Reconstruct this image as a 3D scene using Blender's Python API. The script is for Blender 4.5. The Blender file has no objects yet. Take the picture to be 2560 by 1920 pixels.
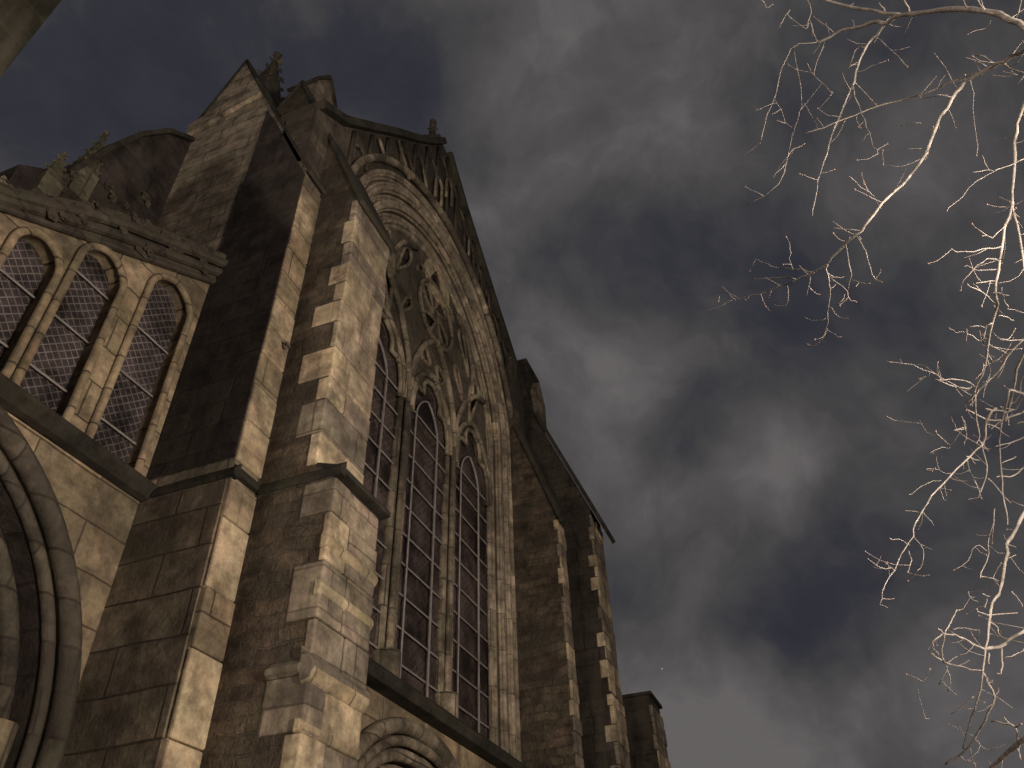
import bpy, bmesh, math, random
from mathutils import Vector, Matrix
from mathutils.geometry import tessellate_polygon
random.seed(7)
sc = bpy.context.scene
COL = sc.collection
S = 5.0                       # metres per unit of the surveyed plan
EYE = Vector((0, 0, 1.6))

# ------------------------------------------------------------------ camera
FPX, CX, CY = 1923.0, 1280.0, 960.0
Rm = Matrix(((0.36171803, -0.59576207, -0.71709667),
             (-0.93179453, -0.25603904, -0.25729939),
             (-0.03031553, 0.76125657, -0.64774177)))
cam = bpy.data.cameras.new('camera'); cam.sensor_width = 36; cam.lens = FPX/2560*36
cam.clip_end = 5000
co = bpy.data.objects.new('camera', cam); COL.objects.link(co)
co.matrix_world = Matrix.Translation(EYE) @ Rm.to_4x4()
sc.camera = co
def ray(x, y):
    return (Rm @ Vector((x-CX, CY-y, -FPX))).normalized()

# ------------------------------------------------------------------ world: night sky with clouds
w = bpy.data.worlds.new('World'); sc.world = w; w.use_nodes = True
def build_sky():
    nt = w.node_tree; N = nt.nodes; L = nt.links
    N.clear()
    out = N.new('ShaderNodeOutputWorld'); bg = N.new('ShaderNodeBackground')
    L.new(bg.outputs[0], out.inputs[0])
    tc = N.new('ShaderNodeTexCoord')
    def noise(scale, det, rough, vec, dist=0.0):
        n = N.new('ShaderNodeTexNoise'); n.inputs['Scale'].default_value = scale
        n.inputs['Detail'].default_value = det; n.inputs['Roughness'].default_value = rough
        n.inputs['Distortion'].default_value = dist
        L.new(vec, n.inputs['Vector']); return n
    def math_(op, a, b=None, clamp=False):
        m = N.new('ShaderNodeMath'); m.operation = op; m.use_clamp = clamp
        for i, v in enumerate((a, b)):
            if v is None: continue
            if isinstance(v, (int, float)): m.inputs[i].default_value = v
            else: L.new(v, m.inputs[i])
        return m.outputs[0]
    g = tc.outputs['Generated']
    wn = noise(3.2, 4, .6, g)
    v1 = N.new('ShaderNodeVectorMath'); v1.operation = 'SUBTRACT'; L.new(wn.outputs['Color'], v1.inputs[0]); v1.inputs[1].default_value = (.5, .5, .5)
    v2 = N.new('ShaderNodeVectorMath'); v2.operation = 'SCALE'; L.new(v1.outputs[0], v2.inputs[0]); v2.inputs['Scale'].default_value = .20
    v3 = N.new('ShaderNodeVectorMath'); v3.operation = 'ADD'; L.new(g, v3.inputs[0]); L.new(v2.outputs[0], v3.inputs[1])
    warped = v3.outputs[0]
    # cloud banks and gaps by direction (picture coordinates of the 2212-wide survey), radius in radians, amount
    k = 2560/2212
    banks = [(1300, 120, .30, .26), (1150, 380, .22, .22), (1700, 300, .22, .10), (1350, 560, .10, .0),
             (150, 230, .26, -.42), (430, 120, .22, -.30), (850, 210, .14, -.28), (700, 60, .2, -.12),
             (1850, 80, .17, -.34), (1150, 590, .11, -.36), (1330, 570, .12, -.42), (1560, 640, .15, -.36), (1850, 600, .17, -.34), (1760, 740, .13, -.30), (1600,480,.08,-.2),
             (1290, 790, .15, .24), (1240, 930, .10, .14), (1460, 930, .085, -.46), (1420, 980, .07, -.36), (1640, 870, .13, .16), (1850, 930, .16, .22),
             (1540, 1090, .17, .26), (1380, 1060, .09, .22), (1700, 1010, .1, .14),
             (1400, 1190, .10, -.30), (1700, 1270, .15, -.34), (1880, 1330, .15, -.28), (1550, 1330, .10, -.18), (1440, 1330, .08, .12), (1950, 1150, .12, -.20),
             (1750, 1440, .11, -.26), (1400, 1260, .07, -.12), (1520, 1450, .06, -.15), (1480, 1560, .12, .30), (1700, 1640, .15, .36), (1900, 1620, .17, .34), (2150, 1500, .14, .18),
             (2120, 300, .20, .06), (2050, 900, .16, -.02), (2150, 1000, .2, -.05)]
    acc = None
    for (x, y, r, a) in banks:
        d = ray(x*k, y*k)
        dn = N.new('ShaderNodeVectorMath'); dn.operation = 'DISTANCE'
        L.new(warped, dn.inputs[0]); dn.inputs[1].default_value = d
        mr = N.new('ShaderNodeMapRange'); mr.interpolation_type = 'SMOOTHERSTEP'
        L.new(dn.outputs['Value'], mr.inputs['Value'])
        mr.inputs['From Min'].default_value = 0; mr.inputs['From Max'].default_value = r*1.35
        mr.inputs['To Min'].default_value = a; mr.inputs['To Max'].default_value = 0
        acc = mr.outputs[0] if acc is None else math_('ADD', acc, mr.outputs[0])
    n2 = noise(5.2, 6, .55, warped, .3); n3 = noise(17, 5, .6, warped, .2)
    acc = math_('MULTIPLY', acc, .72)
    t = math_('MULTIPLY', math_('SUBTRACT', n2.outputs['Fac'], .5), 1.35)
    t2 = math_('MULTIPLY', math_('SUBTRACT', n3.outputs['Fac'], .5), .42)
    val = math_('ADD', math_('ADD', math_('ADD', acc, t), t2), .56)
    cr = N.new('ShaderNodeValToRGB'); L.new(val, cr.inputs[0])
    e = cr.color_ramp.elements
    e[0].position = 0.0; e[0].color = (.0215, .0230, .0300, 1)
    e[1].position = 1.0; e[1].color = (.106, .098, .099, 1)
    for p, c in ((.25, (.0285, .0290, .0370)), (.5, (.047, .0455, .0475)), (.74, (.070, .0655, .0675))):
        x = e.new(p); x.color = (*c, 1)
    # warm town glow towards the upper left, mauve towards the right
    L.new(cr.outputs[0], bg.inputs['Color']); bg.inputs['Strength'].default_value = 1.2
build_sky()
sc.view_settings.view_transform = 'Standard'; sc.view_settings.look = 'None'
sc.view_settings.exposure = 0; sc.view_settings.gamma = 1
sc.render.engine = 'CYCLES'
sc.cycles.use_denoising = True

# ------------------------------------------------------------------ materials
MATS = {}
def nodes(name):
    m = bpy.data.materials.new(name); m.use_nodes = True
    nt = m.node_tree; b = nt.nodes['Principled BSDF']
    b.inputs['Roughness'].default_value = .9
    b.inputs['Specular IOR Level'].default_value = .2
    MATS[name] = m
    return m, nt, b
def mixc(nt, typ, fac, a, b):
    m = nt.nodes.new('ShaderNodeMix'); m.data_type = 'RGBA'; m.blend_type = typ
    for i, v in ((0, fac), (6, a), (7, b)):
        if isinstance(v, (int, float)): m.inputs[i].default_value = v
        elif isinstance(v, tuple): m.inputs[i].default_value = (*v, 1)
        else: nt.links.new(v, m.inputs[i])
    return m.outputs[2]
def wallvec(nt, wob=.05):
    """wall coordinates (along, up) from the world position, picked by the face's normal"""
    N = nt.nodes; L = nt.links
    g = N.new('ShaderNodeNewGeometry')
    sp = N.new('ShaderNodeSeparateXYZ'); L.new(g.outputs['Position'], sp.inputs[0])
    sn = N.new('ShaderNodeSeparateXYZ'); L.new(g.outputs['True Normal'], sn.inputs[0])
    ab = N.new('ShaderNodeMath'); ab.operation = 'ABSOLUTE'; L.new(sn.outputs[0], ab.inputs[0])
    gt = N.new('ShaderNodeMath'); gt.operation = 'GREATER_THAN'; L.new(ab.outputs[0], gt.inputs[0]); gt.inputs[1].default_value = .7
    mx = N.new('ShaderNodeMix'); L.new(gt.outputs[0], mx.inputs[0]); L.new(sp.outputs[0], mx.inputs[2]); L.new(sp.outputs[1], mx.inputs[3])
    cb = N.new('ShaderNodeCombineXYZ'); L.new(mx.outputs[0], cb.inputs[0]); L.new(sp.outputs[2], cb.inputs[1])
    ns = N.new('ShaderNodeTexNoise'); ns.inputs['Scale'].default_value = 1.7; ns.inputs['Detail'].default_value = 4; L.new(g.outputs['Position'], ns.inputs['Vector'])
    s1 = N.new('ShaderNodeVectorMath'); s1.operation = 'SUBTRACT'; L.new(ns.outputs['Color'], s1.inputs[0]); s1.inputs[1].default_value = (.5, .5, .5)
    s2 = N.new('ShaderNodeVectorMath'); s2.operation = 'SCALE'; L.new(s1.outputs[0], s2.inputs[0]); s2.inputs['Scale'].default_value = wob
    s3 = N.new('ShaderNodeVectorMath'); s3.operation = 'ADD'; L.new(cb.outputs[0], s3.inputs[0]); L.new(s2.outputs[0], s3.inputs[1])
    return g.outputs['Position'], s3.outputs[0]
def noise(nt, vec, scale, det=5, rough=.6, lo=.3, hi=.7, a=0., b=1., stretch=None):
    N = nt.nodes; L = nt.links
    if stretch:
        mp = N.new('ShaderNodeMapping'); mp.inputs['Scale'].default_value = stretch; L.new(vec, mp.inputs[0]); vec = mp.outputs[0]
    n = N.new('ShaderNodeTexNoise'); n.inputs['Scale'].default_value = scale; n.inputs['Detail'].default_value = det
    n.inputs['Roughness'].default_value = rough; L.new(vec, n.inputs['Vector'])
    r = N.new('ShaderNodeMapRange'); L.new(n.outputs['Fac'], r.inputs[0])
    r.inputs[1].default_value = lo; r.inputs[2].default_value = hi; r.inputs[3].default_value = a; r.inputs[4].default_value = b
    return r.outputs[0]
def stone(name, c1, c2, mortar, bw, bh, wob=.05, crust=.6, moss=.25, bump=.5, rough_h=.03, streak=.5, joints=True, msize=.012, pale=(.52, .42, .28)):
    m, nt, b = nodes(name); N = nt.nodes; L = nt.links
    pos, vec = wallvec(nt, wob)
    br = N.new('ShaderNodeTexBrick'); L.new(vec, br.inputs['Vector'])
    br.inputs['Color1'].default_value = (*c1, 1); br.inputs['Color2'].default_value = (*c2, 1); br.inputs['Mortar'].default_value = (*mortar, 1)
    br.inputs['Scale'].default_value = 1; br.inputs['Brick Width'].default_value = bw; br.inputs['Row Height'].default_value = bh
    br.inputs['Mortar Size'].default_value = msize if joints else 0.0; br.inputs['Mortar Smooth'].default_value = .3; br.inputs['Bias'].default_value = 0
    br.offset = .43; br.squash = 1.3; br.squash_frequency = 3
    col = br.outputs['Color']
    # a second, larger bond of odd colours (patched stones)
    br2 = N.new('ShaderNodeTexBrick'); L.new(vec, br2.inputs['Vector']); br2.offset = .5
    br2.inputs['Color1'].default_value = (0, 0, 0, 1); br2.inputs['Color2'].default_value = (1, 1, 1, 1)
    br2.inputs['Scale'].default_value = 1; br2.inputs['Brick Width'].default_value = bw; br2.inputs['Row Height'].default_value = bh
    br2.inputs['Mortar Size'].default_value = 0; br2.offset = .43; br2.squash = 1.3; br2.squash_frequency = 3; br2.inputs['Bias'].default_value = 0
    at = N.new('ShaderNodeAttribute'); at.attribute_name = 'tint'
    col = mixc(nt, 'MIX', at.outputs['Fac'], col, pale)
    v = noise(nt, pos, 1.1, 6, .62, .3, .7, .62, 1.30)
    col = mixc(nt, 'MULTIPLY', 1.0, col, _grey(nt, v))
    v = noise(nt, pos, 9, 6, .7, .3, .7, .72, 1.25)
    col = mixc(nt, 'MULTIPLY', 1.0, col, _grey(nt, v))
    hn = N.new('ShaderNodeTexNoise'); hn.inputs['Scale'].default_value = 2.6; hn.inputs['Detail'].default_value = 4; L.new(pos, hn.inputs['Vector'])
    hs = mixc(nt, 'MIX', .22, (.5, .5, .5), hn.outputs['Color']); hs = mixc(nt, 'ADD', 1.0, hs, (.5, .5, .5))
    col = mixc(nt, 'MULTIPLY', 1.0, col, hs)
    v = noise(nt, pos, 3.3, 8, .72, .36, .60, .50, 1.22)
    col = mixc(nt, 'MULTIPLY', 1.0, col, _grey(nt, v))
    cr = noise(nt, pos, .75, 7, .68, .50, .60, 0, crust)
    col = mixc(nt, 'MIX', cr, col, (.060, .052, .042))
    st = noise(nt, pos, 2.2, 5, .6, .52, .64, 0, streak, stretch=(1, 1, .16))
    col = mixc(nt, 'MIX', st, col, (.07, .06, .048))
    ms = noise(nt, pos, 1.4, 5, .65, .54, .66, 0, moss)
    col = mixc(nt, 'MIX', ms, col, (.062, .068, .038))
    L.new(col, b.inputs['Base Color'])
    h1 = noise(nt, pos, 4, 6, .6, .2, .8, 0, 1); h2 = noise(nt, pos, 26, 5, .65, .2, .8, 0, 1)
    def mth(op, x, y):
        q = N.new('ShaderNodeMath'); q.operation = op
        for i, u in enumerate((x, y)):
            if isinstance(u, (int, float)): q.inputs[i].default_value = u
            else: L.new(u, q.inputs[i])
        return q.outputs[0]
    h = mth('ADD', mth('MULTIPLY', h1, .6), mth('MULTIPLY', h2, .35))
    h = mth('SUBTRACT', h, mth('MULTIPLY', br.outputs['Fac'], 1.1))
    bw_ = N.new('ShaderNodeRGBToBW'); L.new(br2.outputs['Color'], bw_.inputs[0])
    h = mth('ADD', h, mth('MULTIPLY', bw_.outputs[0], .7))
    bp = N.new('ShaderNodeBump'); bp.inputs['Strength'].default_value = bump; bp.inputs['Distance'].default_value = rough_h
    L.new(h, bp.inputs['Height']); L.new(bp.outputs[0], b.inputs['Normal'])
    return m
def _grey(nt, v):
    c = nt.nodes.new('ShaderNodeCombineColor')
    for i in range(3): nt.links.new(v, c.inputs[i])
    return c.outputs[0]

ASH = stone('ashlar', (.33, .27, .20), (.19, .165, .13), (.12, .10, .08), .95, .42, crust=.55, moss=.3, streak=.45)
WALLST = stone('wall_ashlar', (.40, .31, .20), (.24, .195, .13), (.11, .085, .06), 1.15, .46, crust=.5, moss=.25, streak=.35, bump=.35)
SMOOTH = stone('moulded_stone', (.37, .31, .225), (.17, .14, .10), (.10, .085, .065), .5, .62, crust=.85, moss=.45, streak=.5, bump=.5, rough_h=.02)
HOLLOW = stone('dark_hollow_stone', (.15, .125, .092), (.08, .07, .053), (.06, .05, .04), .5, .62, crust=.7, moss=.4, streak=.4, bump=.5, rough_h=.02)  # darker copy of the moulded stone, for hollows and tracery plate
ARCHST = stone('arch_ring_stone', (.42, .35, .26), (.25, .21, .155), (.15, .125, .095), .6, .7, crust=.5, moss=.25, streak=.3, bump=.35, rough_h=.015)
NEWST = stone('new_stone', (.50, .42, .27), (.42, .34, .22), (.2, .17, .12), .5, .62, crust=.2, moss=.15, streak=.2)
RUBBLE = stone('brown_rubble', (.165, .128, .090), (.075, .060, .046), (.12, .10, .075), .36, .15, wob=.22, crust=.7, moss=.35, bump=1.0, rough_h=.09, streak=.35)
PIERST = stone('pier_stone', (.36, .305, .23), (.24, .205, .155), (.13, .11, .085), .9, .30, crust=.35, moss=.3, streak=.3)
BLACKST = stone('near_black_stone', (.052, .042, .037), (.036, .029, .027), (.03, .025, .022), .8, .34, crust=.3, moss=.1, bump=.6)  # near-black stone: pier facing, portal orders, flying buttress
SHADEST = stone('shaded_far_stone', (.060, .050, .040), (.038, .032, .027), (.03, .025, .022), .7, .34, crust=.4, moss=.3, bump=.6)  # shade on the far buttresses' side faces, painted into the stone colour
BROWNST = stone('brown_block_stone', (.25, .205, .148), (.16, .132, .098), (.07, .06, .045), 1.1, .44, crust=.6, moss=.35, bump=.5)
OLIVE = stone('dark_olive_stone', (.014, .013, .007), (.010, .009, .006), (.02, .018, .012), .7, .36, crust=.3, moss=.3, bump=.4, pale=(.04, .04, .03))  # very dark olive tone of the far-left pier
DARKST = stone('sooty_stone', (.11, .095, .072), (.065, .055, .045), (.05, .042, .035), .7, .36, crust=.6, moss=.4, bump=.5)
MOSSY2 = stone('mossy_moulding', (.20, .18, .125), (.10, .095, .065), (.07, .065, .05), .6, .7, crust=.6, moss=.6, bump=.5)
MOSSY = stone('mossy_coping', (.046, .042, .032), (.032, .030, .024), (.04, .038, .03), 1.1, .5, crust=.6, moss=.5, bump=.5, pale=(.07, .062, .045))

def simple(name, c, rough=.8, metal=0, var=.3, scale=6):
    m, nt, b = nodes(name)
    g = nt.nodes.new('ShaderNodeNewGeometry')
    v = noise(nt, g.outputs['Position'], scale, 5, .6, .3, .7, 1-var, 1+var)
    col = mixc(nt, 'MULTIPLY', 1.0, tuple(c), _grey(nt, v))
    nt.links.new(col, b.inputs['Base Color']); b.inputs['Roughness'].default_value = rough; b.inputs['Metallic'].default_value = metal
    return m
IRON = simple('grey_iron', (.27, .245, .23), .7, 0, .25)
ROOF = simple('roof_slate', (.03, .03, .032), .7)
PAVE = simple('paving', (.09, .08, .07), .85, 0, .3, 3)

def leadglass(name, glass, lead, pitch, wd):
    m, nt, b = nodes(name); N = nt.nodes; L = nt.links
    pos, vec = wallvec(nt, .05)
    sp = N.new('ShaderNodeSeparateXYZ'); L.new(vec, sp.inputs[0])
    def mth(op, x, y=None):
        q = N.new('ShaderNodeMath'); q.operation = op
        for i, u in enumerate((x, y)):
            if u is None: continue
            if isinstance(u, (int, float)): q.inputs[i].default_value = u
            else: L.new(u, q.inputs[i])
        return q.outputs[0]
    fr = []
    for op in ('ADD', 'SUBTRACT'):
        s = mth(op, sp.outputs[0], sp.outputs[1])
        f = mth('FRACT', mth('DIVIDE', s, pitch)); fr.append(mth('LESS_THAN', f, wd))
    ln = mth('MAXIMUM', fr[0], fr[1])
    sc_ = N.new('ShaderNodeVectorMath'); sc_.operation = 'SCALE'; sc_.inputs['Scale'].default_value = 1/pitch; L.new(vec, sc_.inputs[0])
    vo = N.new('ShaderNodeTexVoronoi'); vo.inputs['Scale'].default_value = 1; L.new(sc_.outputs[0], vo.inputs['Vector'])
    bw_ = N.new('ShaderNodeRGBToBW'); L.new(vo.outputs['Color'], bw_.inputs[0])
    gcol = mixc(nt, 'MIX', bw_.outputs[0], tuple(x*.6 for x in glass), tuple(x*1.5 for x in glass))
    col = mixc(nt, 'MIX', ln, gcol, lead)
    dirt = noise(nt, pos, 1.6, 6, .65, .38, .62, .30, 1.45)
    col = mixc(nt, 'MULTIPLY', 1.0, col, _grey(nt, dirt))
    L.new(col, b.inputs['Base Color'])
    b.inputs['Specular IOR Level'].default_value = .15
    r = N.new('ShaderNodeMapRange'); L.new(ln, r.inputs[0]); r.inputs[3].default_value = .6; r.inputs[4].default_value = .8
    L.new(r.outputs[0], b.inputs['Roughness'])
    bp = N.new('ShaderNodeBump'); bp.inputs['Strength'].default_value = .35; bp.inputs['Distance'].default_value = .02
    L.new(mth('ADD', mth('MULTIPLY', ln, 1.0), mth('MULTIPLY', bw_.outputs[0], .6)), bp.inputs['Height']); L.new(bp.outputs[0], b.inputs['Normal'])
    return m
GLASS = leadglass('leaded_glass', (.050, .036, .034), (.10, .082, .075), .14, .13)
GLASS2 = leadglass('leaded_glass_pale', (.045, .037, .038), (.17, .15, .145), .115, .15)

def barkmat(name, base, dark, tip):
    m, nt, b = nodes(name); N = nt.nodes; L = nt.links
    g = N.new('ShaderNodeNewGeometry'); pos = g.outputs['Position']
    v = noise(nt, pos, 9, 5, .65, .35, .65, .55, 1.25)
    col = mixc(nt, 'MULTIPLY', 1.0, base, _grey(nt, v))
    k = noise(nt, pos, 2.2, 4, .6, .60, .66, 0, .85)
    col = mixc(nt, 'MIX', k, col, dark)
    at = N.new('ShaderNodeAttribute'); at.attribute_name = 'tint'
    col = mixc(nt, 'MIX', at.outputs['Fac'], col, tip)
    L.new(col, b.inputs['Base Color']); b.inputs['Roughness'].default_value = .75
    return m
BARK = barkmat('pale_bark', (.47, .43, .385), (.09, .08, .065), (.40, .28, .24))

# ------------------------------------------------------------------ helpers
def ob(name, bm, mat, parent=None, smooth=False, loc=None):
    me = bpy.data.meshes.new(name); 
    bmesh.ops.recalc_face_normals(bm, faces=bm.faces[:])
    bm.to_mesh(me); bm.free()
    me.materials.append(mat)
    if smooth:
        for p in me.polygons: p.use_smooth = True
    o = bpy.data.objects.new(name, me); COL.objects.link(o)
    off = Vector((0, 0, 0))
    p = parent
    if p is not None:
        root = p
        while root.parent: root = root.parent
        off = root.location
        o.parent = p
    if off.length > 0:
        me.transform(Matrix.Translation(-off))
    return o
def thing(name, label, cat, loc=(0, 0, 0), group=None):
    o = bpy.data.objects.new(name, None); COL.objects.link(o); o.location = loc
    o['label'] = label; o['category'] = cat
    if group: o['group'] = group
    return o
def node(name, bm, mat, parent, **k): return ob(name, bm, mat, parent, **k)
def W(x, y, z): return Vector((x*S, y*S, z*S+1.6))
def tintlayer(bm):
    return bm.loops.layers.float_color.get('tint') or bm.loops.layers.float_color.new('tint')
def box(bm, x0, x1, y0, y1, z0, z1, tint=None, bev=0.0):
    vs = [bm.verts.new(W(x, y, z)) for x in (x0, x1) for y in (y0, y1) for z in (z0, z1)]
    F = [bm.faces.new([vs[i] for i in f]) for f in ((0, 1, 3, 2), (4, 6, 7, 5), (0, 4, 5, 1), (2, 3, 7, 6), (0, 2, 6, 4), (1, 5, 7, 3))]
    if tint is not None:
        ly = tintlayer(bm)
        for f in F:
            for l in f.loops: l[ly] = (tint, tint, tint, 1)
    return F
def prism_yz(bm, pts, x0, x1):
    a = [bm.verts.new(W(x0, y, z)) for y, z in pts]; b = [bm.verts.new(W(x1, y, z)) for y, z in pts]
    n = len(pts)
    for tri in tessellate_polygon([[Vector((y, z, 0)) for y, z in pts]]):
        bm.faces.new([a[i] for i in tri]); bm.faces.new([b[i] for i in reversed(tri)])
    for i in range(n): bm.faces.new([a[i], a[(i+1) % n], b[(i+1) % n], b[i]])
def panel(bm, outline, holes, y0, y1):
    """plate in the wall plane with openings, from depth y0 (front) to y1"""
    loops = [outline]+holes
    flat = [p for l in loops for p in l]
    a = [bm.verts.new(W(x, y0, z)) for x, z in flat]; b = [bm.verts.new(W(x, y1, z)) for x, z in flat]
    for tri in tessellate_polygon([[Vector((x, z, 0)) for x, z in l] for l in loops]):
        try:
            bm.faces.new([a[i] for i in tri]); bm.faces.new([b[i] for i in reversed(tri)])
        except ValueError: pass
    o = 0
    for l in loops:
        n = len(l)
        for i in range(n):
            j = (i+1) % n
            bm.faces.new([a[o+i], a[o+j], b[o+j], b[o+i]])
        o += n
def arch(cx, zs, hw, rise, n=16, zb=None):
    """pointed arch outline, left to right; zb adds straight jambs down to zb"""
    R = (hw*hw+rise*rise)/(2*hw); c = cx-hw+R
    pts = []
    th = math.atan2(rise, -(c-cx)) if True else 0
    a_end = math.acos(max(-1, min(1, (cx-c)/R)))
    for i in range(n+1):
        a = math.pi+(a_end-math.pi)*i/n
        pts.append((c+R*math.cos(a), zs+R*math.sin(a)))
    right = [(2*cx-x, z) for x, z in reversed(pts[:-1])]
    P = pts+right
    if zb is not None: P = [(cx-hw, zb)]+P+[(cx+hw, zb)]
    return P
def tube(bm, pts, r, n=6, tint=None, jit=0.0, cap=True):
    """round bar through world points; r number or list"""
    P = [Vector(p) for p in pts]; m = len(P)
    if m < 2: return
    rr = r if isinstance(r, (list, tuple)) else [r]*m
    rings = []
    up = Vector((0, 0, 1)); prev = None
    ly = tintlayer(bm) if tint is not None else None
    for i in range(m):
        t = (P[min(i+1, m-1)]-P[max(i-1, 0)])
        if t.length < 1e-6: t = Vector((0, 0, 1))
        t.normalize()
        if prev is None:
            a = t.cross(up)
            if a.length < .1: a = t.cross(Vector((0, 1, 0)))
        else:
            a = prev-t*prev.dot(t)
            if a.length < 1e-4: a = t.cross(up)
        a.normalize(); prev = a; b = t.cross(a)
        rings.append([bm.verts.new(P[i]+(a*math.cos(2*math.pi*k/n)+b*math.sin(2*math.pi*k/n))*rr[i]*(1+random.uniform(-jit, jit))) for k in range(n)])
    for i in range(m-1):
        for k in range(n):
            f = bm.faces.new([rings[i][k], rings[i][(k+1) % n], rings[i+1][(k+1) % n], rings[i+1][k]])
            if ly:
                for l in f.loops:
                    tt = tint[i] if isinstance(tint, list) else tint
                    l[ly] = (tt, tt, tt, 1)
    if cap:
        bm.faces.new(rings[0]); bm.faces.new(list(reversed(rings[-1])))
def wtube(bm, pts, r, n=6, **k): tube(bm, [W(*p) for p in pts], r*S, n, **k)
def knob(bm, c, r, sq=(1, 1, 1), lump=.35):
    """small carved lump (crocket)"""
    res = bmesh.ops.create_icosphere(bm, subdivisions=2, radius=1)
    for v in res['verts']:
        q = 1+random.uniform(-lump, lump)
        v.co = Vector((v.co.x*sq[0]*r*q, v.co.y*sq[1]*r*q, v.co.z*sq[2]*r*q))+c
def crocket(bm, c, r, out):
    knob(bm, c, r*.7, (1, .8, 1), .3)
    for k in range(5):
        d = out*random.uniform(.4, 1.3)+Vector([random.uniform(-.6, .6) for _ in range(3)])
        knob(bm, c+d*r*.8, r*random.uniform(.28, .5), (1.4, .8, .9), .5)
def courses(bm, x0, x1, yf, z0, z1, row=.084, side='both', seed=1, depth=.06, wrap=(.03, .09), pale=.55):
    """dressed stone quoins: real blocks, a centimetre or two proud of the wall and of one another"""
    rnd = random.Random(seed); z = z0; i = 0
    while z < z1-.01:
        h = min(row*rnd.uniform(.8, 1.2), z1-z)
        if z1-(z+h) < .02: h = z1-z
        xs = [x0]
        if x1-x0 > .13:
            c = x0+(x1-x0)*rnd.uniform(.3, .7)
            if rnd.random() < .75: xs.append(c)
        xs.append(x1)
        for a, b in zip(xs[:-1], xs[1:]):
            t = rnd.random(); t = (t*.9+.1 if t > 1-pale else t*.3)
            pr = rnd.uniform(.0015, .006)
            g = .0012
            xa, xb = a+g, b-g
            yb = yf+.02
            if a == x0: xa = x0-rnd.uniform(.001, .0035); 
            if b == x1: xb = x1+(rnd.uniform(.001, .0035) if i % 2 else rnd.uniform(.003, .014))
            d = rnd.uniform(*wrap) if (i % 2) else rnd.uniform(wrap[0]*.4, wrap[0]*1.1)
            box(bm, xa, xb, yf-pr, yf+d, z+g, z+h-g, tint=t)
        z += h; i += 1
def chamfer_ob(o, wdt=.012):
    m = o.modifiers.new('bevel', 'BEVEL'); m.width = wdt; m.segments = 2; m.limit_method = 'ANGLE'; m.angle_limit = math.radians(40)

# ------------------------------------------------------------------ ground
bm = bmesh.new()
bmesh.ops.create_grid(bm, x_segments=2, y_segments=2, size=1200)
g = ob('ground', bm, PAVE); g['kind'] = 'structure'
GZ = -1.6/S                   # ground level in plan units

# ------------------------------------------------------------------ church
church = thing('church', 'old gothic stone church seen from below, with tall traceried window, gable and stepped buttresses', 'church', W(1.9, 1.0, GZ))
CXW = 1.975
# --- transept wall: side strips, below the sill, gable above
bm = bmesh.new()
panel(bm, [(1.1105, GZ), (1.255, GZ), (1.255, 2.03), (1.1105, 2.03)], [], 1.0, 1.3)
ob('transept_wall', bm, RUBBLE, church)
bm = bmesh.new()
panel(bm, [(CXW+.72, GZ), (3.9, GZ), (3.9, 2.03), (CXW+.72, 2.03)], [], 1.0, 1.3)
wall = ob('transept_wall', bm, RUBBLE, church)
bm = bmesh.new()
arch2 = arch(1.92, .20, .41, .385, 14, GZ)
out = [(1.255, GZ)]+arch2+[(CXW+.72, GZ), (CXW+.72, .70), (1.255, .70)]
panel(bm, out, [], 1.0, 1.3)
apron = ob('wall_below_window', bm, WALLST, church)
# doorway below the window
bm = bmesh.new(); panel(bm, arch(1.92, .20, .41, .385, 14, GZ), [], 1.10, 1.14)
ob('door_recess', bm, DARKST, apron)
bm = bmesh.new()
for j, (q, yy, r) in enumerate(((.035, .985, .020), (.0, .985, .013), (-.03, 1.0, .016), (-.062, 1.02, .013), (-.09, 1.04, .016))):
    wtube(bm, [(x, yy, z) for x, z in arch(1.92, .20, .41+q, .385+q, 18, GZ)], r, 8)
ob('door_arch_moulding', bm, MOSSY if False else SMOOTH, apron, smooth=True)
# sill
bm = bmesh.new(); prism_yz(bm, [(.955, .665), (.945, .69), (1.0, .735), (1.05, .76), (1.05, .665)], 1.255, CXW+.72)
sill = ob('window_sill', bm, MOSSY, church); chamfer_ob(sill)

# --- gable
GL = [(1.03, 2.03), (1.03, 2.33), (1.158, 2.43), (1.30, 2.61), (1.47, 2.83), (1.65, 3.05), (1.80, 3.25), (1.90, 3.40)]
GR = [(1.96, 3.39), (2.16, 3.19), (2.517, 2.896), (2.794, 2.679), (2.95, 2.56), (2.95, 2.03)]
bm = bmesh.new()
panel(bm, GL+GR+list(reversed(arch(CXW, 2.03, .72, .76, 22))), [], 1.0, 1.12)
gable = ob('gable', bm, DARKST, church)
# copings on both rakes
bm = bmesh.new()
def rake(bm, P, y0, y1, up, dn):
    for (xa, za), (xb, zb) in zip(P[:-1], P[1:]):
        t = Vector((xb-xa, 0, zb-za)).normalized(); nn = Vector((-t.z, 0, t.x))
        if nn.z < 0: nn = -nn
        q = [(xa+nn.x*up, za+nn.z*up), (xb+nn.x*up, zb+nn.z*up), (xb-nn.x*dn, zb-nn.z*dn), (xa-nn.x*dn, za-nn.z*dn)]
        panel(bm, q, [], y0, y1)
rake(bm, GL[1:], .975, 1.14, .018, .012); rake(bm, GR[:-1], .975, 1.14, .018, .012)
cp = ob('coping', bm, MOSSY, gable)
for P in (GL[2:], GR[:-1]):
    for (xa, za), (xb, zb) in zip(P[:-1], P[1:]):
        n = max(1, int(math.hypot(xb-xa, zb-za)/.13))
        for i in range(n):
            f = (i+.5)/n; sg = -1 if P is not GR[:-1] and P[0][0] < 1.9 else 1
            bm = bmesh.new(); crocket(bm, W(xa+(xb-xa)*f, 1.03, za+(zb-za)*f+.018), .013*S*random.uniform(.6, 1), Vector((sg*.8, -.3, .5))); ob('crocket', bm, MOSSY, gable)
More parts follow.
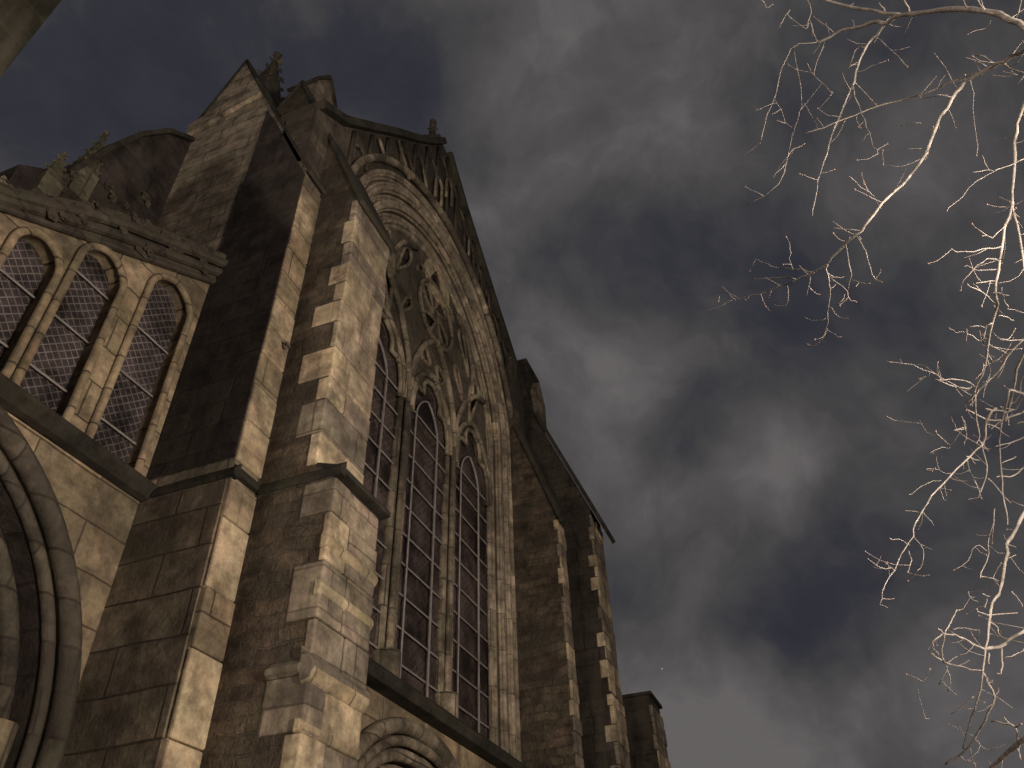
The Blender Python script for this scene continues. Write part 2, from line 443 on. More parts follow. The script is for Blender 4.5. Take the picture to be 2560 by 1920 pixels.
# finial
bm = bmesh.new()
fx, fy = 1.885, 1.05
wtube(bm, [(fx, fy, 3.30), (fx, fy, 3.44), (fx, fy, 3.52), (fx, fy, 3.60)], .018, 8)
for z, r in ((3.40, .026), (3.46, .032), (3.53, .02), (3.585, .014)):
    for a in range(4):
        d = Vector((math.cos(a*math.pi/2+.4), math.sin(a*math.pi/2+.4), .2))
        crocket(bm, W(fx, fy, z)+d*r*S*.8, r*S*.42, d)
ob('finial', bm, DARKST, gable)
# blind tracery on the gable: upright panels with small arched heads
bm = bmesh.new()
def zg(x):
    P = GL+GR
    for (xa, za), (xb, zb) in zip(P[:-1], P[1:]):
        if xa <= x <= xb and xb > xa: return za+(zb-za)*(x-xa)/(xb-xa)
    return 2.0
def zarch(x, hw=.72, rise=.76):
    for (xa, za), (xb, zb) in zip(arch(CXW, 2.03, hw, rise, 22)[:-1], arch(CXW, 2.03, hw, rise, 22)[1:]):
        if xa <= x <= xb: return za+(zb-za)*(x-xa)/max(xb-xa, 1e-6)
    return 2.03
step = .105
xs = [1.22+step*i for i in range(16)]
for x in xs:
    za, zt = (zarch(x)+.05 if 1.26 < x < 2.68 else 2.1), zg(x)-.05
    if zt-za > .05:
        wtube(bm, [(x, .992, za), (x, .992, zt)], .0085, 6)
for i_, x in enumerate(xs[:-1]):
    xm = x+step/2; zt = min(zg(x), zg(x+step))-.07; za = (max(zarch(x), zarch(x+step)) if 1.26 < x < 2.60 else 2.1)+.03
    if zt-za > .09:
        wtube(bm, [(a, .992, b) for a, b in arch(xm, zt-.075, step/2-.004, .065, 6)], .007, 6)
    if zt-za > .30 and i_ % 3 == 0:
        wtube(bm, [(a, .994, b) for a, b in arch(xm, zt-.24, step/2-.004, .06, 6)], .006, 6)
ob('blind_tracery', bm, DARKST, gable, smooth=True)
for xm, zt, w_ in ((1.86, 3.03, .030), (1.965, 3.16, .030)):
    bm = bmesh.new(); wtube(bm, [(a, .984, b) for a, b in arch(xm, zt-.05, w_, .05, 6, zt-.17)], .008, 6); ob('panel_tracery', bm, SMOOTH, gable, smooth=True)
for x0, z0, x1, z1 in ((1.49, 2.80, 1.60, 2.68), (1.70, 2.92, 1.76, 2.80), (1.36, 2.62, 1.42, 2.56), (2.2, 3.0, 2.2, 2.86), (2.45, 2.84, 2.45, 2.74)):
    bm = bmesh.new(); wtube(bm, [(x0, .984, z0), (x1, .984, z1)], .007, 6); ob('panel_tracery', bm, SMOOTH, gable, smooth=True)
bm = bmesh.new()
wtube(bm, [(x, .985, z) for x, z in arch(CXW, 2.03, .765, .80, 22)], .016, 8)
ob('hood_mould', bm, SMOOTH, gable, smooth=True)

# --- great window
HW0, HW1 = .72, .555
ZS = 2.0
def jamb(t, zb=.70):
    """t=0 outer edge, 1 inner edge of the splay"""
    hw = HW0+(HW1-HW0)*t
    return arch(CXW, 2.03-.07*t, hw, .76-.17*t, 22, zb)
bm = bmesh.new()
T = [0, .06, .10, .22, .26, .38, .42, .54, .58, .70, .74, .86, .9, 1.0]
DY = [0, 0, .022, .022, .0, .0, .03, .03, .012, .012, .042, .042, .03, .055]
prev = None
for t, dy in zip(T, DY):
    ring = [bm.verts.new(W(x, 1.0+dy, z)) for x, z in jamb(t)]
    if prev:
        for i in range(len(ring)-1): bm.faces.new([prev[i], prev[i+1], ring[i+1], ring[i]])
    prev = ring
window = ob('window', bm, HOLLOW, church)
bm = bmesh.new()
for t, dy, r in ((.02, -.004, .010), (.075, -.001, .007), (.13, .008, .008), (.20, .014, .006), (.245, -.003, .009), (.32, -.004, .010), (.375, .004, .006), (.44, .018, .008), (.50, .020, .006), (.56, .006, .009), (.635, .004, .010), (.695, .014, .006), (.76, .030, .008), (.82, .032, .006), (.885, .024, .009), (.965, .033, .011)):
    P = [(x, 1.0+dy, z) for x, z in jamb(t)]
    # densify the straight jambs
    P = [(P[0][0], P[0][1], z) for z in [.70+i*.12 for i in range(11)]]+P[1:-1]+[(P[-1][0], P[-1][1], z) for z in reversed([.70+i*.12 for i in range(11)])]
    wtube(bm, P, r, 8)
ob('archivolt', bm, ARCHST, window, smooth=True)
for sx in (-1, 1):     # patches of newer stone and little capitals on the jambs
    for t, z, h in ((.5, 1.62, .03), (.9, 1.70, .03), (.12, 1.95, .035), (.30, 1.90, .03)):
        hw = HW0+(HW1-HW0)*t
        bm = bmesh.new(); box(bm, CXW+sx*hw-.018, CXW+sx*hw+.018, .99+t*.03, 1.05, z, z+h); chamfer_ob(ob('capital', bm, SMOOTH, window), .02)
for a, b, t in ((.10, .16, .25), (.62, .70, .12), (.30, .35, .55), (.78, .86, .3), (.86, .9, .7)):
    P = jamb(t, None); n = len(P); i0, i1 = int(n*(.5+a/2)), int(n*(.5+b/2))+1
    bm = bmesh.new(); wtube(bm, [(x, .998+t*.02, z) for x, z in P[i0:i1+1]], .016, 8); ob('new_stone', bm, NEWST, window)
# glass
YG = 1.046
bm = bmesh.new(); panel(bm, arch(CXW, 1.96, .56, .60, 22, .72), [], YG+.002, YG+.012)
ob('glass', bm, GLASS, window)
# mullions
YM = 1.03
M1, M2 = 1.792, 2.165
for mx in (M1, M2):
    bm = bmesh.new()
    for dx, yy, r in ((-.026, YM+.012, .015), (.0, YM-.004, .011), (.03, YM+.010, .015)):
        wtube(bm, [(mx+dx, yy, .72), (mx+dx, yy, 1.2), (mx+dx, yy, 1.74)], r, 10)
    wtube(bm, [(mx, YM-.002, .72), (mx, YM-.002, .76), (mx, YM-.002, .80)], .038, 8)
    ob('mullion', bm, SMOOTH, window, smooth=True)
# tracery: one pierced plate plus roll mouldings round every opening
def lens(cx, cz, a, b, ang, n=18, sharp=.75):
    a *= 1.1; b *= 1.4
    P = []
    for i in range(n):
        t = 2*math.pi*i/n
        x = a*math.cos(t); y = b*math.copysign(abs(math.sin(t))**(1/sharp), math.sin(t))
        P.append((cx+x*math.cos(ang)-y*math.sin(ang), cz+x*math.sin(ang)+y*math.cos(ang)))
    return P
def foil(cx, cz, r, n, rot=0, depth=.33, m=40):
    return [(cx+r*(1-depth*abs(math.sin((t+rot)*n/2)))*math.cos(t), cz+r*(1-depth*abs(math.sin((t+rot)*n/2)))*math.sin(t)) for t in [2*math.pi*i/m for i in range(m)]]
def drop(cx, cz, ln, wd, ang, n=22, bend=.0):
    ln *= 1.05; wd *= 1.2
    """dagger: round head, pointed tail, with a bend"""
    P = []
    for i in range(n):
        t = 2*math.pi*i/n
        u = math.cos(t); v = math.sin(t)
        x = ln*u; y = wd*v*(.55+.45*u)+bend*(1-u)*(1-u)*.5
        P.append((cx+x*math.cos(ang)-y*math.sin(ang), cz+x*math.sin(ang)+y*math.cos(ang)))
    return P
L1, L2, L3 = (1.42+1.765)/2, (M1+M2)/2, (2.19+2.53)/2
holes = []
lights = [(L1, .152, 1.70, .20), (L2, .143, 1.70, .19), (L3, .152, 1.72, .21)]
for cx, hw, zs, rise in lights:
    A = arch(cx, zs, hw, rise, 9, 1.66)
    # cusps on the heads
    B = []
    for i, (x, z) in enumerate(A):
        f = i/(len(A)-1)
        for c in (.30, .70):
            d = abs(f-c)
            if d < .07:
                k = (1-d/.07)*.28
                x = x+(cx-x)*k; z = z+(zs-z)*k
        B.append((x, z))
    holes.append(B)
R = math.radians
rose = (1.975, 2.262)
holes += [drop(rose[0]+.073*math.cos(a), rose[1]+.073*math.sin(a), .058, .046, a, bend=.012) for a in [R(45+90*i+8) for i in range(4)]]
TF = (1.975, 2.455)
holes += [foil(TF[0], TF[1], .078, 3, R(30), .38)]
holes += [drop(L1+.02, 2.10, .125, .05, R(118), bend=.03), drop(L3-.02, 2.10, .125, .05, R(62), bend=-.03)]
holes += [foil(L2-.065, 1.985, .042, 3, R(20)), foil(L2+.065, 1.985, .042, 3, R(-20))]
holes += [drop(1.735, 2.09, .075, .026, R(60)), drop(2.215, 2.09, .075, .026, R(120))]
holes += [drop(1.70, 2.30, .105, .036, R(72), bend=.01), drop(2.26, 2.30, .105, .036, R(108), bend=-.01)]
holes += [lens(1.535, 2.265, .07, .022, R(62)), lens(2.415, 2.265, .07, .022, R(118))]
holes += [lens(1.83, 2.40, .035, .012, R(50)), lens(2.12, 2.40, .035, .012, R(130))]
inner = arch(CXW, 1.96, .575, .615, 22)
bm = bmesh.new()
panel(bm, [(CXW-.575, 1.665)]+inner+[(CXW+.575, 1.665)], holes, YM+.004, YM+.018)
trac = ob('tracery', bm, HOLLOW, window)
bm = bmesh.new()
for h in holes[:3]: wtube(bm, [(x, YM, z) for x, z in h], .0095, 6)
for h in holes[3:]: wtube(bm, [(x, YM+.002, z) for x, z in h+[h[0]]], .008, 6)
wtube(bm, [(x, YM-.004, z) for x, z in foil(rose[0], rose[1], .150, 4, 0, .0)+[(rose[0]+.150, rose[1])]], .010, 8)
# larger sub-arches carried by the mullions
wtube(bm, [(x, YM-.004, z) for x, z in arch(L2+.01, 1.74, .185, .385, 14)], .013, 8)
wtube(bm, [(M1, YM-.006, 1.72), (1.775, YM-.006, 1.86), (1.70, YM-.006, 2.01), (1.58, YM-.006, 2.13), (1.47, YM-.006, 2.19)], .012, 8)
wtube(bm, [(M2, YM-.006, 1.72), (2.185, YM-.006, 1.86), (2.26, YM-.006, 2.01), (2.37, YM-.006, 2.13), (2.47, YM-.006, 2.17)], .012, 8)
for cx, hw, zs, rise in lights:
    wtube(bm, [(x, YM-.004, z) for x, z in arch(cx, zs, hw+.018, rise+.035, 10, 1.67)], .011, 8)
wtube(bm, [(1.62, YM-.004, 2.14), (1.60, YM-.004, 2.25), (1.66, YM-.004, 2.37), (1.78, YM-.004, 2.46)], .011, 8)
wtube(bm, [(2.34, YM-.004, 2.12), (2.35, YM-.004, 2.25), (2.30, YM-.004, 2.37), (2.18, YM-.004, 2.46)], .011, 8)
ob('tracery_moulding', bm, SMOOTH, trac, smooth=True)
bm = bmesh.new()
ring_ = [(TF[0]+.115*math.cos(t), TF[1]+.10*math.sin(t)) for t in [2*math.pi*i/30 for i in range(30)]]
panel(bm, ring_, [foil(TF[0], TF[1], .076, 3, R(30), .40)], YM-.006, YM+.003)
chamfer_ob(ob('cusped_surround', bm, NEWST, trac), .01)
# iron grille bars
for cx, hw, zs, rise in lights:
    bm = bmesh.new()
    z = .80
    while z < 1.74:
        wtube(bm, [(cx-hw-.01, YM+.008, z), (cx+hw+.01, YM+.008, z)], .0032, 5); z += .0985
    wtube(bm, [(x, YM+.002, z) for x, z in arch(cx-.02, 1.66, .085, .13, 8, .73)], .0036, 5)
    ob('iron_bars', bm, IRON, window)

# --- buttresses
def string_course(bm, x0, x1, yf, z, drop_=.03, out=.022, back=.02):
    P = [(yf-out, z), (yf-out, z-.010), (yf-out*.45, z-drop_*.8), (yf+.015, z-drop_), (yf+back, z+.035), (yf-out*.6, z+.008)]
    prism_yz(bm, P, x0, x1)
def side_string(bm, x, y0, y1, z, out=.008):
    """moulding along a face that looks towards -X"""
    v = [(x-out, z), (x-out, z-.010), (x-out*.45, z-.016), (x+.01, z-.019), (x+.01, z+.02)]
    a = [bm.verts.new(W(px, y0, pz)) for px, pz in v]; b = [bm.verts.new(W(px, y1, pz)) for px, pz in v]
    n = len(v)
    bm.faces.new(a); bm.faces.new(list(reversed(b)))
    for i in range(n): bm.faces.new([a[i], a[(i+1) % n], b[(i+1) % n], b[i]])
def coping_strip(bm, P, x0, x1, th=.011, over=.006):
    """thin slab laid on a weathering, P in (y,z)"""
    for (ya, za), (yb, zb) in zip(P[:-1], P[1:]):
        t = Vector((yb-ya, zb-za)); t.normalize(); n = Vector((-t.y, t.x))
        if n.x > 0: n = -n
        q = [(ya+n.x*.001, za+n.y*.001), (yb+n.x*.001, zb+n.y*.001), (yb+n.x*th, zb+n.y*th), (ya+n.x*th, za+n.y*th)]
        prism_yz(bm, q, x0-over, x1+over)

# B: big buttress left of the window
bB = bmesh.new()
prism_yz(bB, [(.795, GZ), (1.0, GZ), (1.0, 2.2), (1.36, 2.45), (1.30, 2.56), (1.19, 2.75), (.85, 1.86), (.85, .93), (.795, .90)], 1.11, 1.292)
B = ob('buttress', bB, RUBBLE, church)
bm = bmesh.new()
courses(bm, 1.11, 1.292, .79, GZ, .885, row=.098, seed=3, pale=.22)
courses(bm, 1.11, 1.292, .845, .93, 1.85, row=.082, seed=5, pale=.75)
q = ob('quoins', bm, ASH, B); chamfer_ob(q, .02)
for z, h, o_ in ((.738, .026, .010), (.642, .024, .009), (.487, .034, .016), (.40, .018, .006)):
    bm = bmesh.new(); prism_yz(bm, [(.80, z-h*.6), (.79-o_*.4, z-h*.5), (.79-o_, z), (.79-o_*.9, z+h*.35), (.79-o_*.2, z+h*.6), (.80, z+h*.6)], 1.102, 1.30)
    chamfer_ob(ob('stone_band', bm, NEWST, B), .02)
bm = bmesh.new(); string_course(bm, 1.1105, 1.312, .785, .905, .014, .013, .07); side_string(bm, 1.11, .7725, .975, .905)
q = ob('string_course', bm, MOSSY, B); chamfer_ob(q, .01)
bm = bmesh.new(); string_course(bm, 1.10, 1.30, .785, .50, out=.010); side_string(bm, 1.11, .80, .87, .50, .014)
q = ob('string_course', bm, ASH, B); chamfer_ob(q, .01)
bm = bmesh.new(); coping_strip(bm, [(.838, 1.83), (1.19, 2.755)], 1.11, 1.312, .013); coping_strip(bm, [(1.19, 2.755), (1.34, 2.50)], 1.11, 1.292)
ob('coping', bm, MOSSY, B)
bm = bmesh.new()
# gablet standing on the weathering
panel(bm, [(1.16, 2.35), (1.16, 2.84), (1.215, 2.94), (1.27, 2.84), (1.27, 2.35)], [], 1.16, 1.28)
q = ob('gablet', bm, ASH, B)
bm = bmesh.new(); rake(bm, [(1.150, 2.825), (1.215, 2.95), (1.280, 2.825)], 1.15, 1.29, .010, .003)
ob('gablet_roof', bm, MOSSY, q)

# A: corner pier of the transept, behind the left wall too
bA = bmesh.new()
prism_yz(bA, [(.985, GZ), (1.0, GZ), (1.56, GZ), (1.56, 2.54), (1.42, 2.93), (1.31, 2.68), (.985, 1.97)], 1.03, 1.11)
prism_yz(bA, [(1.14, GZ), (1.56, GZ), (1.56, 2.54), (1.42, 2.93), (1.31, 2.68), (1.14, 2.31)], 1.1105, 1.30)
A = ob('corner_pier', bA, PIERST, church)
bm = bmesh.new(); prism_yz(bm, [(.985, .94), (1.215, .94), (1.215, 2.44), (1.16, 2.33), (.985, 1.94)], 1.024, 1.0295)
ob('dark_facing', bm, BLACKST, A)  # thin near-black sheet over the upper side face
bm = bmesh.new(); prism_yz(bm, [(.99, GZ), (1.215, GZ), (1.215, .88), (.99, .88)], 1.024, 1.0295)
ob('brown_facing', bm, BROWNST, A)
bm = bmesh.new(); courses(bm, 1.03, 1.11, .98, GZ, .885, row=.125, seed=11, pale=.85, wrap=(.012, .022)); courses(bm, 1.03, 1.11, .983, .93, 1.93, row=.11, seed=12, pale=.5, wrap=(.012, .03))
q = ob('quoins', bm, WALLST, A); chamfer_ob(q, .02)
bm = bmesh.new(); string_course(bm, 1.0305, 1.11, .98, .905, .013, .008); side_string(bm, 1.03, .9725, 1.20, .905)
q = ob('string_course', bm, MOSSY, A); chamfer_ob(q, .01)
bm = bmesh.new(); coping_strip(bm, [(.972, 1.94), (1.31, 2.68)], 1.03, 1.30); coping_strip(bm, [(1.33, 2.73), (1.42, 2.94), (1.575, 2.52)], 1.03, 1.30)
ob('coping', bm, MOSSY, A)
bm = bmesh.new()
prism_yz(bm, [(1.27, 2.585), (1.30, 2.655), (1.565, 2.56), (1.565, 2.49)], 1.016, 1.03)
ob('band_moulding', bm, ASH, A)
# carved lumps on the front edge of the pier
bm = bmesh.new()
crocket(bm, W(1.09, .972, 1.30), .011*S, Vector((-.3, -1, .2)))
ob('carving', bm, ASH, A)
# pinnacle with crockets on top of the pier
def pinnacle(name, x, y, z0, z1, w0, parent, mat):
    bm = bmesh.new()
    box(bm, x-w0, x+w0, y-w0, y+w0, z0, z0+(z1-z0)*.35)
    vs = [bm.verts.new(W(x+a*w0*.9, y+b*w0*.9, z0+(z1-z0)*.351)) for a, b in ((-1, -1), (1, -1), (1, 1), (-1, 1))]
    tp = bm.verts.new(W(x, y, z1)); bm.faces.new(vs)
    for i in range(4): bm.faces.new([vs[i], vs[(i+1) % 4], tp])
    for s in range(4):
        a = math.pi/4+s*math.pi/2
        for f in (.1, .3, .5, .7, .88):
            d = Vector((math.cos(a), math.sin(a), .1)); rr = w0*1.27*(1-f)
            crocket(bm, W(x, y, z0+(z1-z0)*(.35+.65*f))+d*rr*S, w0*S*.2, d)
    knob(bm, W(x, y, z1), w0*S*.3)
    return ob(name, bm, mat, parent)
pinnacle('pinnacle', 1.20, 1.47, 2.78, 3.34, .06, A, DARKST)

# right of the window: near buttress, then the taller one, then a far block
bC = bmesh.new()
prism_yz(bC, [(.795, GZ), (1.0, GZ), (1.0, 2.62), (.965, 2.62), (.965, 2.17), (.795, 1.657)], 2.70, 2.77)
C = ob('buttress', bC, RUBBLE, church)
bm = bmesh.new(); courses(bm, 2.70, 2.77, .79, GZ, 1.64, row=.062, seed=21, pale=.6, wrap=(.008, .03))
q = ob('quoins', bm, ASH, C); chamfer_ob(q, .02)
bm = bmesh.new(); coping_strip(bm, [(.78, 1.62), (.965, 2.17)], 2.70, 2.77, .02, .015)
ob('coping', bm, MOSSY, C)
bD = bmesh.new()
prism_yz(bD, [(.75, GZ), (1.0, GZ), (1.2, GZ), (1.2, 2.95), (1.035, 2.95), (1.0, 2.555), (.75, 1.92)], 3.12, 3.30)
D = ob('buttress', bD, SHADEST, church)  # shadow of the near buttress is put into this body colour
bm = bmesh.new(); courses(bm, 3.12, 3.30, .745, GZ, 1.05, row=.07, seed=31, pale=.6, wrap=(.02, .06)); courses(bm, 3.12, 3.30, .75, 1.06, 1.88, row=.066, seed=32, pale=.4, wrap=(.01, .04))
q = ob('quoins', bm, ASH, D); chamfer_ob(q, .02)
bm = bmesh.new(); coping_strip(bm, [(.705, 1.81), (.75, 1.925), (1.0, 2.56)], 3.12, 3.30, .02, .012)
ob('coping', bm, MOSSY, D)
bm = bmesh.new(); box(bm, 3.10, 3.32, 1.02, 1.22, 2.93, 2.965)
ob('cap_stone', bm, MOSSY, D)
bm = bmesh.new(); panel(bm, [(3.13, 2.56), (3.13, 2.74), (3.21, 2.86), (3.29, 2.74), (3.29, 2.56)], [], .985, 1.03)
ob('gablet', bm, ASH, D)
bE = bmesh.new(); box(bE, 3.77, 4.00, .72, 1.3, GZ, 1.235)
E_ = ob('buttress', bE, SHADEST, church)
bm = bmesh.new(); courses(bm, 3.77, 4.00, .715, GZ, 1.19, row=.07, seed=41, pale=.5, wrap=(.01, .03))
q = ob('quoins', bm, ASH, E_); chamfer_ob(q, .02)
bm = bmesh.new(); box(bm, 3.76, 4.01, .706, 1.3, 1.236, 1.250)
ob('coping', bm, MOSSY, E_)

# --- left aisle wall with lattice window and doorway under a raking crocketed cornice
YL = 1.21
def rz(x): return 1.244+(x-.502)*.617
def rt(x): return min(.095, max(.04, .04+(x-.5)*.27))          # underside of the raking cornice
bm = bmesh.new()
pc, pz, phw, pr = .485, .36, .495, .50
par = arch(pc, pz, phw, pr, 18, GZ)
panel(bm, [(-.9, GZ)]+par+[(1.03, GZ), (1.03, .90), (-.9, .90)], [], YL, YL+.12)
lw = ob('aisle_wall', bm, WALLST, church)
bm = bmesh.new()
# pierced screen above: three lights whose heads climb under the rake
hl = []
lts = [(.335, .05, .04), (.465, .052, .04), (.603, .054, .04), (.738, .060, .022), (.925, .068, .045)]
for cx, hw, dn in lts:
    hl.append(arch(cx, rz(cx)-dn-hw*1.1, hw, hw*1.1, 9, .935))
panel(bm, [(-.2, .93), (1.03, .93), (1.03, rz(1.03)), (-.2, rz(-.2))], hl, YL+.004, YL+.045)
scr = ob('aisle_screen', bm, WALLST, church)
bm = bmesh.new()
for h in hl:
    wtube(bm, [(x, YL-.002, z) for x, z in h], .009, 8)
    cx = sum(p[0] for p in h)/len(h)
    pass
ob('screen_moulding', bm, WALLST, scr, smooth=True)
bm = bmesh.new(); panel(bm, [(-.2, .93), (1.03, .93), (1.03, rz(1.03)), (-.2, rz(-.2))], [], YL+.038, YL+.05)
ob('glass', bm, GLASS2, scr)
for h in hl:
    xa, xb = min(p[0] for p in h), max(p[0] for p in h); zt = max(p[1] for p in h)
    z = 1.02
    while z < zt-.05:
        bm = bmesh.new(); wtube(bm, [(xa-.005, YL+.03, z), (xb+.005, YL+.03, z)], .0028, 5); z += .135
        ob('iron_bar', bm, IRON, scr)
bm = bmesh.new(); string_course(bm, -.9, 1.03, YL-.005, .915, .035, .03)
q = ob('string_course', bm, MOSSY, lw); chamfer_ob(q, .01)
# raking cornice: three mouldings and carved lumps
bm = bmesh.new()
XS = [-.2+.0775*i for i in range(17)]
for f, yy, r in ((.0, YL-.006, .009), (.33, YL-.016, .012), (.68, YL-.024, .013), (1.0, YL-.014, .011)):
    wtube(bm, [(x, yy, rz(x)+rt(x)*f) for x in XS], r, 8)
panel(bm, [(x, rz(x)) for x in XS]+[(x, rz(x)+rt(x)) for x in reversed(XS)], [], YL-.01, YL+.10)
corn = ob('raking_cornice', bm, DARKST, church)
for i in range(30):
    x = .25+i*.026
    bm = bmesh.new(); c0 = W(x+random.uniform(-.01, .01), YL-.022, rz(x)+rt(x)*random.uniform(.1, .9))
    for k in range(4): knob(bm, c0+Vector([random.uniform(-.05, .05) for _ in range(3)]), random.uniform(.022, .05), (1.5, .7, 1), .5)
    ob('carved_leaf', bm, DARKST, corn)
for i in range(9):
    x = .0+i*.125+random.uniform(-.02, .02)
    bm = bmesh.new(); crocket(bm, W(x, YL-.01, rz(x)+rt(x)+.008), random.uniform(.008, .014)*S, Vector((-.5, -.4, .8)))
    ob('crocket', bm, ASH if x < .62 else DARKST, corn)
# doorway: deep orders
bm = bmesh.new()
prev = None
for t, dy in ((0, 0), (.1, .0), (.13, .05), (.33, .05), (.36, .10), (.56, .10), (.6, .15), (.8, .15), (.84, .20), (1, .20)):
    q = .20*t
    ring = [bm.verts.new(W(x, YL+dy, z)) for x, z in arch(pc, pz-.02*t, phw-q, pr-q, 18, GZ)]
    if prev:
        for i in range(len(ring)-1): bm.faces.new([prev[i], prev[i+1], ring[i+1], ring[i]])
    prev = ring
po = ob('portal', bm, BLACKST, church)
bm = bmesh.new()
for q, dy, r in ((-.022, -.015, .020), (.012, -.004, .012), (.05, .04, .016), (.085, .05, .012), (.125, .10, .018), (.165, .14, .014)):
    P = arch(pc, pz, phw-q, pr-q, 20, GZ)
    wtube(bm, [(x, YL+dy, z) for x, z in P], r, 8)
ob('portal_moulding', bm, DARKST, po, smooth=True)
bm = bmesh.new()
P = [(pc+phw-.07, YL+.02, z) for z in (GZ, 0, .2, .41)]
wtube(bm, P, .034, 10)
ob('portal_shaft', bm, WALLST, po, smooth=True)
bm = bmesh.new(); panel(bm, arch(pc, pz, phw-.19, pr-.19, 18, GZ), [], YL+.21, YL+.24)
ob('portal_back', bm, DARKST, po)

# --- added far-left pier, front placed to block the left lamp; only its head shows
bm = bmesh.new()
prism_yz(bm, [(.72, GZ), (1.21, GZ), (1.21, 1.3), (.90, 1.55), (.72, 1.25)], -.08, .222)
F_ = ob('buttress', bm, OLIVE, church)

# --- high body of the church behind the left wall
bm = bmesh.new()
box(bm, -2.0, 1.0295, 1.62, 1.66, GZ, 1.58)
box(bm, -2.0, 1.0295, 1.335, 1.62, GZ, .9)
up = ob('upper_wall', bm, DARKST, church)
bm = bmesh.new()
# flying arch and its pinnacled pier
panel(bm, [(.62, 1.3), (.62, 1.74), (.74, 1.86), (.80, 2.06), (.86, 2.22), (.94, 2.36), (1.03, 2.44), (1.03, 1.3)], [], 1.535, 1.61)
fl = ob('flying_buttress', bm, BLACKST, church)
bm = bmesh.new()
rake(bm, [(.74, 1.87), (.80, 2.07), (.86, 2.23), (.94, 2.37), (1.03, 2.45)], 1.522, 1.622, .012, .004)
ob('coping', bm, MOSSY, fl)
pinnacle('pinnacle', .775, 1.553, 1.80, 2.13, .030, fl, MOSSY2)
pinnacle('pinnacle', .70, 1.54, 1.70, 1.90, .028, fl, MOSSY2)
for i in range(12):
    f = random.random(); bm = bmesh.new()
    crocket(bm, W(.66+.33*f, 1.53, 1.74+.3*f+random.uniform(-.08, .04)), random.uniform(.008, .016)*S, Vector((-.4, -.6, .6)))
    ob('crocket', bm, DARKST, fl)
# roof behind the gable
bm = bmesh.new()
prof = [(1.35, 2.3), (1.92, 3.0), (2.6, 2.3)]
a = [bm.verts.new(W(x, 1.14, z)) for x, z in prof]; b = [bm.verts.new(W(x, 3.2, z)) for x, z in prof]
bm.faces.new(a); bm.faces.new(b)
for i in range(3): bm.faces.new([a[i], a[(i+1) % 3], b[(i+1) % 3], b[i]])
ob('roof', bm, ROOF, church)
bm = bmesh.new(); box(bm, 1.11, 3.9, 1.3, 3.2, GZ, 2.0)
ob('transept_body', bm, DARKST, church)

# ------------------------------------------------------------------ street lamps (outside the frame) that light the place
def street_lamp(label, x, y, h, power, col, size=.25):
    t = thing('street_lamp', label, 'street lamp', (x, y, 0), 'street lamps round the church square')
    bm = bmesh.new(); tube(bm, [(x, y, 0), (x, y, .8), (x, y, 1.0), (x, y, h+.1)], [.11, .1, .06, .045], 12)
    ob('pole', bm, simple('lamp_iron', (.03, .035, .03), .5) if 'lamp_iron' not in MATS else MATS['lamp_iron'], t, smooth=True)
    bm = bmesh.new()
    n = 8
    for za, ra, zb, rb in ((h+.10, .30, h+.34, .10), (h+.34, .10, h+.42, .03)):
        A_ = [bm.verts.new((x+ra*math.cos(2*math.pi*i/n), y+ra*math.sin(2*math.pi*i/n), za)) for i in range(n)]
        B_ = [bm.verts.new((x+rb*math.cos(2*math.pi*i/n), y+rb*math.sin(2*math.pi*i/n), zb)) for i in range(n)]
        for i in range(n): bm.faces.new([A_[i], A_[(i+1) % n], B_[(i+1) % n], B_[i]])
        bm.faces.new(B_)
    ob('lamp_cap', bm, MATS['lamp_iron'], t)
    bm = bmesh.new(); bmesh.ops.create_icosphere(bm, subdivisions=2, radius=.12, matrix=Matrix.Translation((x, y, h)))
    if 'lamp_glow' not in MATS:
        m, nt, b = nodes('lamp_glow'); b.inputs['Emission Color'].default_value = (1, .75, .45, 1); b.inputs['Emission Strength'].default_value = 12
    ob('bulb', bm, MATS['lamp_glow'], t, smooth=True).visible_shadow = True
    l = bpy.data.lights.new('lamp_light', 'POINT'); l.energy = power; l.color = col; l.shadow_soft_size = size
    lo = bpy.data.objects.new('lamp_light', l); COL.objects.link(lo); lo.parent = t; lo.location = (0, 0, h-.45)
WARM = (1.0, .83, .69)
street_lamp('iron street lamp in the square facing the church, the brightest one', 1.2, -7.5, 3.6, 4500, WARM, .7)
street_lamp('iron street lamp beside the bare trees', 3.0, -3.8, 3.3, 880, (1.0, .86, .72), .15)
street_lamp('iron street lamp by the left wall of the church', -8.5, 1.2, 4.6, 3000, WARM)

